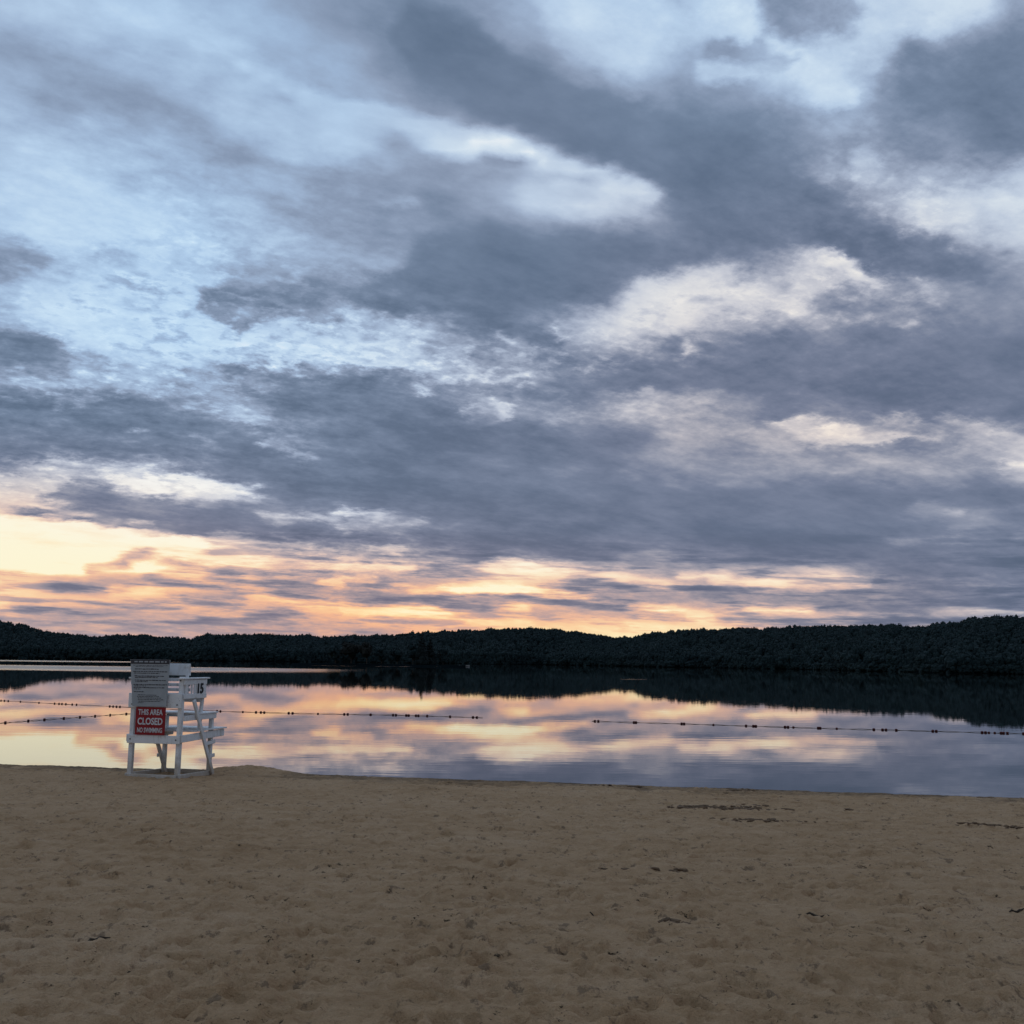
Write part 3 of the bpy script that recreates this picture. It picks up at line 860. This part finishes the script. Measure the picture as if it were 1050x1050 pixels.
def tree(name, px, dpt, hgt, wd, material, seed, label, cat, conif=False, group=None):
    g = np.random.default_rng(seed); a = az_px(px)
    x, y = math.tan(a) * dpt, dpt
    root = tag(empty(name, (x, y, 0.35)), label, cat, group)
    pts = [(0, 0, -.6), (.05 * hgt * g.uniform(-.3, .3), 0, hgt * .35), (0, 0, hgt * (.92 if conif else .7))]
    v, f = tube(pts, [hgt * .03, hgt * .022, hgt * .006], 7)
    if not conif:
        for k in range(5):
            z0 = hgt * g.uniform(.2, .5); an = g.uniform(0, 6.28)
            v2, f2 = tube([(0, 0, z0), (math.cos(an) * wd * .2, math.sin(an) * wd * .2, z0 + hgt * .15), (math.cos(an) * wd * .38, math.sin(an) * wd * .38, z0 + hgt * .28)], [hgt * .014, hgt * .01, hgt * .004], 5)
            f = f + [tuple(q + len(v) for q in p) for p in f2]; v = v + v2
    link('trunk', np_mesh('trunk', [q[:] for q in v], f), M_BARK, root)
    pv, pf = crown_proto(420, .035 if conif else .05, seed + 1, conif)
    link('crown', np_mesh('crown', pv * (wd, wd, hgt * (.98 if conif else 1.0)) + (0, 0, hgt * .03), pf, False), material, root)
    return root
tree('conifer', 433, 384, 11.4, 6.6, M_CONIF, 41, 'tallest dark conifer on the low point, its reflection reaching farthest into the bright water', 'tree', True)
tree('conifer', 441.5, 387, 9.6, 5.6, M_CONIF, 42, 'slightly shorter conifer touching the tallest one on its right side', 'tree', True)
tree('broad_tree', 424, 389, 7.0, 6.0, M_WOOD, 43, 'rounded dark tree pressed against the left side of the tallest conifer', 'tree')
tree('broad_tree', 377, 384, 7.2, 6.4, M_RUST, 44, 'brownish rounded tree on the low point, well left of the tall conifers', 'tree')
tree('broad_tree', 361, 387, 7.6, 7.2, M_RUST, 45, 'widest brownish tree toward the left end of the low point', 'tree')
tree('broad_tree', 392, 390, 5.6, 6.0, M_WOOD, 46, 'low green tree between the brownish trees and the conifers', 'tree')
tree('broad_tree', 345, 391, 6.6, 7.2, M_WOOD, 47, 'dark green tree at the left end of the low wooded point', 'tree')
tree('broad_tree', 455, 390, 5.8, 5.6, M_WOOD, 48, 'small dark tree just right of the conifers at the tip of the point', 'tree')
tree('broad_tree', 408, 391, 6.2, 6.4, M_WOOD, 49, 'middle-sized dark tree near the pale streak of water left of the conifers', 'tree')

# small pale boat at the far shore
def hull(bm):
    n = 9
    rings = []
    for i in range(n):
        u = i / (n - 1) * 2 - 1; hw = .62 * (1 - abs(u) ** 2.6) + .02; x = u * 1.9; sh = .12 * u * u
        rings.append([bm.verts.new(p) for p in ((x, -hw, .45 + sh), (x, -hw * .8, .08), (x, 0, -.05), (x, hw * .8, .08), (x, hw, .45 + sh), (x, hw * .9, .42 + sh), (x, 0, .12), (x, -hw * .9, .42 + sh))])
    for a, c in zip(rings, rings[1:]):
        for k in range(8): bm.faces.new((a[k], a[(k + 1) % 8], c[(k + 1) % 8], c[k]))
    bm.faces.new(rings[0]); bm.faces.new(rings[-1][::-1])
bp_ = at_z(476, 683.4, 0.0)
boat = tag(empty('rowing_boat', (bp_[0], bp_[1], 0), .2), 'tiny pale rowing boat at the far shore right of the conifers', 'boat')
bobj('hull', hull, M_BOATW, boat)
for xx in (-.7, .5): bobj('seat', lambda bm: box(bm, xx - .12, xx + .12, -.5, .5, .34, .38), M_STICK, boat)

# ------------------------------------------------------------------ swim lines
def float_proto(n=1):
    """a lobed float (a fat middle with collars), long axis x"""
    prof = [(-.5, .0), (-.48, .16), (-.40, .30), (-.22, .44), (0, .47), (.22, .44), (.40, .30), (.48, .16), (.5, .0)]
    vs, fs = [], []; S = 12
    for x, r in prof:
        for k in range(S):
            a = 2 * math.pi * k / S; vs.append((x, r * math.cos(a), r * math.sin(a)))
    for i in range(len(prof) - 1):
        for k in range(S): fs.append((i * S + k, i * S + (k + 1) % S, (i + 1) * S + (k + 1) % S, (i + 1) * S + k))
    return np.array(vs), fs
FV, FF = float_proto()
FLOAT_ME = np_mesh('float', FV * .12 * np.array((1, .72, .72)), FF); FLOAT_ME.materials.append(M_FLOAT)
SMALL_ME = np_mesh('small_float', FV * .10 * np.array((1, .8, .8)), FF); SMALL_ME.materials.append(M_FLOAT)
def float_line(label, pts, floats, sag=0.0):
    P_ = [at_z(x, y, 0.0) for x, y in pts]
    xs = [p[0] for p in pts]
    root = tag(empty('float_line', (P_[0][0], P_[0][1], 0)), label, 'float line', 'ropes of floats round the swimming area')
    base = Vector(P_[0])
    dense = []
    for i in range(121):
        x = xs[0] + (xs[-1] - xs[0]) * i / 120
        y = np.interp(x, xs, [p[1] for p in pts]); q = Vector(at_z(x, y, 0.0)) - base
        q.z = 0.012 + 0.012 * math.sin(i * .9); dense.append(q)
    v, f = tube(dense, .010, 5)
    link('rope', np_mesh('rope', [q[:] for q in v], f), M_ROPE, root)
    for e in floats:
        x, small = (e, False) if not isinstance(e, tuple) else (e[0], True)
        y = np.interp(x, xs, [p[1] for p in pts]); q = Vector(at_z(x, y, 0.0)) - base
        y2 = np.interp(x + 1, xs, [p[1] for p in pts]); q2 = Vector(at_z(x + 1, y2, 0.0)) - base
        o = bpy.data.objects.new('float', SMALL_ME if small else FLOAT_ME); COL.objects.link(o); o.parent = root
        o.location = (q.x, q.y, .03 if not small else .02)
        o.rotation_euler = (random.uniform(0, 3), random.uniform(-.08, .08), math.atan2(q2.y - q.y, q2.x - q.x) + random.uniform(-.25, .25))
float_line('far rope of clustered floats passing behind the white stand and ending at mid lake',
           [(-40, 716), (0, 718.5), (50, 721.3), (130, 725.3), (228, 729.6), (320, 732), (405, 733.4), (495, 736)],
           [-30, -22, 1, 4.5, 8.5, (21,), (40,), 56, 60.5, 63.5, 67.5, 74, 78.5, 112.5, 116, 119.5, 123, 222.5, 226, (249,), 262.5, 267.5, 271, 296, 300, (326,), 353, 356.5, 380, 403, 406, 416.5, 419, 426.5, 429, 438, 461.5, 485, 489])
float_line('rope of evenly spaced floats at left, nearer the sand, ending behind the white stand',
           [(-60, 747), (0, 741.7), (45, 738.2), (82, 735.6), (130, 732.2), (205, 729.6)],
           [-40, -18, 5.5, 29, 45.5, 65.5, 82, 97.5, 113, 129.5, 147, 166, 185])
float_line('rope of floats on the right, alone beyond the gap, running out of the picture',
           [(607, 739.6), (651, 741), (700, 742.4), (770, 744.7), (860, 747.4), (960, 750), (1030, 752), (1120, 754.5)],
           [610, 613.5, 650, 652, 699, 701.5, (731.5,), 765, 772.5, 775, 805, 808, (813.5,), 839, 841, (858,), 896, 905, 908.5, 919, 956.5, 960, 1007, 1010.5, (1014,), (1020,), 1026.5, 1029, 1033, 1049.5, 1065, 1090])

# ------------------------------------------------------------------ lifeguard stand
ox, oy = -7.405, 24.19
GZ0 = 0.2
stand = tag(empty('lifeguard_chair', (ox, oy, GZ0), R(-12)), 'tall white wooden lifeguard stand on the sand, number 15 on its arm panel', 'lifeguard chair')
HX = .54; PW = .095
def part(name, fn, m=M_PAINT, parent=stand): return bobj(name, fn, m, parent)
for s in (-1, 1):
    part('leg', lambda bm: bar(bm, (s * HX, .0, -.12), (s * HX, .03, 2.10), PW, PW, (0, 1, 0)))                    # rear post
    part('leg', lambda bm: bar(bm, (s * HX, 1.40, -.12), (s * HX, 1.43, 1.22), .085, .085, (0, 1, 0)))             # front post under the upper step
    part('brace', lambda bm: bar(bm, ((HX + .124) if s > 0 else (.085 - HX), 1.37, -.05), ((HX + .124) if s > 0 else (.085 - HX), .34, 1.60), .045, .10, (0, 1, .5)))
    xo = s * (HX + .0)
    part('arm_post', lambda bm: bar(bm, (s * (HX + .002), .86, .93), (s * (HX + .002), 1.0, 2.02), .05, .095, (0, 1, 0)))
    part('platform_rail', lambda bm: bar(bm, (s * (HX + .078), -.05, .82), (s * (HX + .078), 1.88, .85), .045, .15))
    part('step_rail', lambda bm: bar(bm, (s * (HX + .071), .05, 1.235), (s * (HX + .071), 1.49, 1.235), .04, .11))
    for z in (.66, .37):
        part('cleat', lambda bm: bar(bm, (s * (HX + .066), 1.08 + (.66 - z) * .5, z - .012), (s * (HX + .066), 1.50, z + .01), .04, .075))
    part('base_skid', lambda bm: bar(bm, (s * (HX + .066), -.06, .045), (s * (HX + .066), 1.50, .005), .045, .10))
    def panel(bm, s=s):
        x0 = s * (HX + .066)
        if s < 0: bar(bm, (x0, .05, 1.838), (x0, .97, 1.838), .024, .196)
        bar(bm, (x0, -.02, 1.985), (x0, .99, 1.985), .03, .11)        # top board
        bar(bm, (x0, -.02, 1.69), (x0, .99, 1.69), .03, .10)         # bottom board
        if s < 0: return
        bar(bm, (x0 - s * .004, .05, 1.838), (x0 - s * .004, .155, 1.838), .026, .196)
        bar(bm, (x0 - s * .004, .315, 1.838), (x0 - s * .004, .36, 1.838), .026, .196)
        bar(bm, (x0 - s * .004, .43, 1.838), (x0 - s * .004, .97, 1.838), .026, .196)
    pn = part('arm_panel', panel)
    part('armrest', lambda bm: bar(bm, (s * (HX + .03), -.06, 2.062), (s * (HX + .03), 1.07, 2.062), .16, .032))
    if s == 1:
        me = text_mesh('15', .29, .003, .009, 1.1)
        nb_ = link('number', me, M_BLACK, pn); nb_.matrix_local = Matrix.Translation((HX + .066 + .021, .67, 1.838)) @ Matrix.Rotation(math.pi / 2, 4, 'Z') @ Matrix.Rotation(math.pi / 2, 4, 'X')
part('rear_rail', lambda bm: bar(bm, (-HX - .06, -.072, .80), (HX + .06, -.072, .80), .045, .17))
part('rear_rail', lambda bm: bar(bm, (-HX - .07, -.072, 1.60), (HX + .06, -.072, 1.60), .04, .30))
part('rear_rail', lambda bm: bar(bm, (-HX - .02, -.072, .045), (HX + .02, -.072, .035), .04, .09))
part('front_skid', lambda bm: bar(bm, (-HX - .04, 1.50, .015), (HX + .04, 1.50, .01), .045, .09))
def deck_boards(y0, y1, n, z, hw, th=.03, gap=.012):
    def fn(bm):
        wdt = (y1 - y0 - gap * (n - 1)) / n
        for i in range(n):
            a = y0 + i * (wdt + gap); box(bm, -hw, hw, a, a + wdt, z, z + th, .004)
    return fn
part('foot_platform', deck_boards(.42, 1.95, 9, .936, HX + .13))
part('step', deck_boards(.62, 1.53, 6, 1.293, HX + .11))
part('seat', deck_boards(.30, .98, 4, 1.63, HX + .045))
part('seat_rail', lambda bm: bar(bm, (-HX - .04, .95, 1.585), (HX + .04, .95, 1.585), .04, .085))
part('step_support', lambda bm: bar(bm, (-HX - .04, 1.50, 1.24), (HX + .04, 1.50, 1.24), .04, .10))
def back(bm):
    def yb(z): return .40 - (z - 1.66) * .06
    bar(bm, (-HX + .0, yb(2.25), 2.245), (HX, yb(2.25), 2.245), .03, .25, (0, -.06, 1))
    for z in (2.03, 1.925, 1.82, 1.715):
        bar(bm, (-HX + .0, yb(z), z), (HX, yb(z), z), .028, .065, (0, -.06, 1))
part('backrest', back)
for x in (-HX + .06, HX - .06, 0):
    part('backrest_slat', lambda bm: bar(bm, (x, .372, 1.66), (x, .333, 2.33), .07, .03, (0, 1, 0)))
for x, y, z in ((-HX + .02, -.0925, 1.52), (HX - .03, -.0925, 1.52), (HX - .02, -.0925, .80), (-HX + .02, -.0925, .80), (HX, -.0475, 2.02)):
    part('bolt', lambda bm: bmesh.ops.create_cone(bm, cap_ends=True, segments=8, radius1=.016, radius2=.012, depth=.02, matrix=Matrix.Translation((x, y - .008, z)) @ Matrix.Rotation(math.pi / 2, 4, 'X')), M_BOLT)

def stand_pt(x, y, z): return stand_mat @ Vector((x, y, z))
stand_mat = Matrix.Translation((ox, oy, GZ0)) @ Matrix.Rotation(R(-12), 4, 'Z')

# rules board, a sheet fixed to the back of the stand
rb = tag(empty('rules_sign', stand_pt(-.095, -.115, 1.5), R(-12)), 'grey board of printed bathing rules with dark header on back of white stand', 'sign')
def sheet(bm):
    n = 10; z0, z1 = -.02, .95; f, bk = [], []
    for i in range(n + 1):
        v = i / n; z = z0 + (z1 - z0) * v; hw = .385 + .07 * v
        bow = -.03 - .02 * math.sin(math.pi * v) * .6 - .05 * v * v
        f.append([bm.verts.new((k * hw, bow - .006, z)) for k in (-1, -.5, 0, .5, 1)])
        bk.append([bm.verts.new((k * hw, bow + .006, z)) for k in (-1, -.5, 0, .5, 1)])
    for i in range(n):
        for k in range(4):
            bm.faces.new((f[i][k], f[i][k + 1], f[i + 1][k + 1], f[i + 1][k]))
            bm.faces.new((bk[i][k + 1], bk[i][k], bk[i + 1][k], bk[i + 1][k + 1]))
        bm.faces.new((f[i][0], f[i + 1][0], bk[i + 1][0], bk[i][0])); bm.faces.new((f[i + 1][4], f[i][4], bk[i][4], bk[i + 1][4]))
    for k in range(4):
        bm.faces.new((f[0][k + 1], f[0][k], bk[0][k], bk[0][k + 1])); bm.faces.new((f[n][k], f[n][k + 1], bk[n][k + 1], bk[n][k]))
bobj('board', sheet, M_BOARD, rb)
def on_sheet(x, z):
    v = (z + .02) / .97; return (x * (.385 + .07 * v) / .455, -.03 - .02 * math.sin(math.pi * v) * .6 - .05 * v * v - .0085, z)
def strip(bm, xa, xb, z, h):
    bar(bm, on_sheet(xa, z), on_sheet(xb, z), .003, h, (0, -.04, 1), 0)
bobj('header', lambda bm: strip(bm, -.448, .448, .903, .088), M_HEAD, rb)
def header_print(bm):
    g = random.Random(3); x = -.36
    while x < .36:
        wd = g.uniform(.05, .14)
        p, q = on_sheet(x, .905), on_sheet(min(x + wd, .38), .905)
        bar(bm, (p[0], p[1] - .003, p[2]), (q[0], q[1] - .003, q[2]), .003, .026, (0, -.04, 1), 0); x += wd + .03
bobj('header_lettering', header_print, M_BOARD, rb)
def print_lines(bm):
    g = random.Random(5)
    lines = [(.828, -.40, .40, .010), (.806, -.34, .30, .010), (.752, -.36, .20, .020), (.70, -.40, .42, .019), (.666, -.38, .22, .018), (.607, -.37, .34, .020), (.578, -.36, .18, .017),
             (.520, -.37, .40, .020), (.490, -.35, -.06, .017), (.43, -.40, .42, .020), (.40, -.38, -.10, .016), (.368, -.40, .36, .018), (.336, -.38, -.24, .016), (.283, -.40, -.16, .019),
             (.215, -.30, .18, .013), (.185, -.32, .24, .013), (.153, -.30, .30, .013), (.120, -.30, .36, .013), (.086, -.28, .28, .013), (.055, -.30, -.16, .011)]
    for z, xa, xb, h in lines:
        x = xa
        while x < xb:
            wd = g.uniform(.018, .075)
            strip(bm, x, min(x + wd, xb + .01), z + g.uniform(-.002, .002), h * g.uniform(.7, 1.05)); x += wd + g.uniform(.010, .018)
bobj('rules_print', print_lines, M_PRINT, rb)

# red closed sign
rs = tag(empty('closed_sign', stand_pt(-.07, -.112, .89), R(-12)), 'red sign reading THIS AREA CLOSED NO SWIMMING, hung below the rules board', 'sign')
RW, RH = .34, .575
bobj('board', lambda bm: box(bm, -RW, RW, -.008, .008, 0, RH, .003), M_RED, rs)
def lettering(s, z, size, wmax, bold):
    me = text_mesh(s, size, .0025, bold)
    xs = [v.co.x for v in me.vertices]; k = wmax / (max(xs) - min(xs)); cxm = (max(xs) + min(xs)) / 2
    for v in me.vertices: v.co.x = (v.co.x - cxm) * k
    o = link('lettering', me, M_SIGNW, rs); o.matrix_local = Matrix.Translation((0, -.0125, z)) @ Matrix.Rotation(math.pi / 2, 4, 'X')
lettering('THIS AREA', .465, .160, .56, .003)
lettering('CLOSED', .275, .195, .57, .005)
lettering('NO SWIMMING', .095, .140, .57, .0025)

# ------------------------------------------------------------------ clods and scraps on the sand
def clod_patch(px, py, w_, d_, n, seed, label, name='debris_patch', cat='debris', size=(.02, .06), m=M_CLOD):
    g = np.random.default_rng(seed); x, y, z = on_sand(px, py)
    Vs, Fs = [], []; off = 0
    for k in range(n):
        ax_, ay_ = g.normal(0, w_ / 2.4), g.normal(0, d_ / 2.4)
        zz = sand_z(x + ax_, y + ay_) - z; s = g.uniform(*size)
        v = ICO_V * (1 + g.uniform(-.35, .35, (len(ICO_V), 1))) * (s * g.uniform(.8, 2.6), s * g.uniform(.6, 1.5), s * g.uniform(.22, .55))
        an = g.uniform(0, 3.1); v = np.stack([v[:, 0] * math.cos(an) - v[:, 1] * math.sin(an), v[:, 0] * math.sin(an) + v[:, 1] * math.cos(an), v[:, 2]], -1)
        Vs.append(v + (ax_, ay_, zz + s * .15)); Fs.append(ICO_F + off); off += len(v)
    o = link(name, np_mesh(name, np.concatenate(Vs), np.concatenate(Fs), False), m); o.location = (x, y, z)
    return tag(o, label, cat)
clod_patch(746, 828.5, 1.3, .55, 130, 1, 'broad patch of dark clods in the sand, right of centre near the water', size=(.02, .055))
clod_patch(786, 840.5, 1.0, .25, 60, 2, 'thin dark streak of clods just below the broad patch of clods', size=(.015, .04))
clod_patch(1020, 847, .75, .25, 45, 3, 'dark flat patch of scraps near the right edge of the beach', size=(.015, .045))
clod_patch(757, 810.5, .36, .14, 34, 4, 'small lumpy heap of damp weed at the water edge right of centre', size=(.03, .07))
clod_patch(620, 806, .45, .10, 26, 5, 'low dark weed lumps at the water edge below the end of the right float rope', size=(.02, .05))
clod_patch(652, 807.2, .16, .08, 10, 6, 'tiny dark weed lump at the water edge between two larger weed heaps', size=(.02, .045))
clod_patch(632, 892.5, .30, .07, 16, 7, 'dark curved scrap of bark lying on the middle of the sand', size=(.012, .04))
clod_patch(690, 892, .20, .07, 12, 8, 'dark short scrap of bark to the right of the curved scrap', size=(.012, .035))
clod_patch(690, 945.5, .16, .05, 12, 9, 'dark oblong scrap of bark lying alone on the nearer sand', size=(.012, .034))
def stick(px, py, ln, ang, seed, label):
    g = random.Random(seed); x, y, z = on_sand(px, py); pts = []
    for i in range(7):
        u = i / 6 - .5; q = (u * ln * math.cos(ang), u * ln * math.sin(ang) + g.uniform(-.02, .02) * ln)
        pts.append((q[0], q[1], sand_z(x + q[0], y + q[1]) - z + .008))
    v, f = tube(pts, [.004, .008, .010, .010, .009, .007, .003], 6)
    o = link('driftwood_stick', np_mesh('driftwood_stick', [q[:] for q in v], f), M_STICK); o.location = (x, y, z); tag(o, label, 'stick')
stick(1043, 936, .16, .3, 1, 'short dark stick at the right edge of the near sand')
stick(612, 942.5, .12, -.5, 2, 'thin dark twig left of the oblong bark scrap')
stick(836, 943, .28, -.6, 3, 'slanting dark twig on the near sand, right of the oblong bark scrap')
stick(98, 965, .22, .9, 4, 'dark twig on the near sand below the white stand')
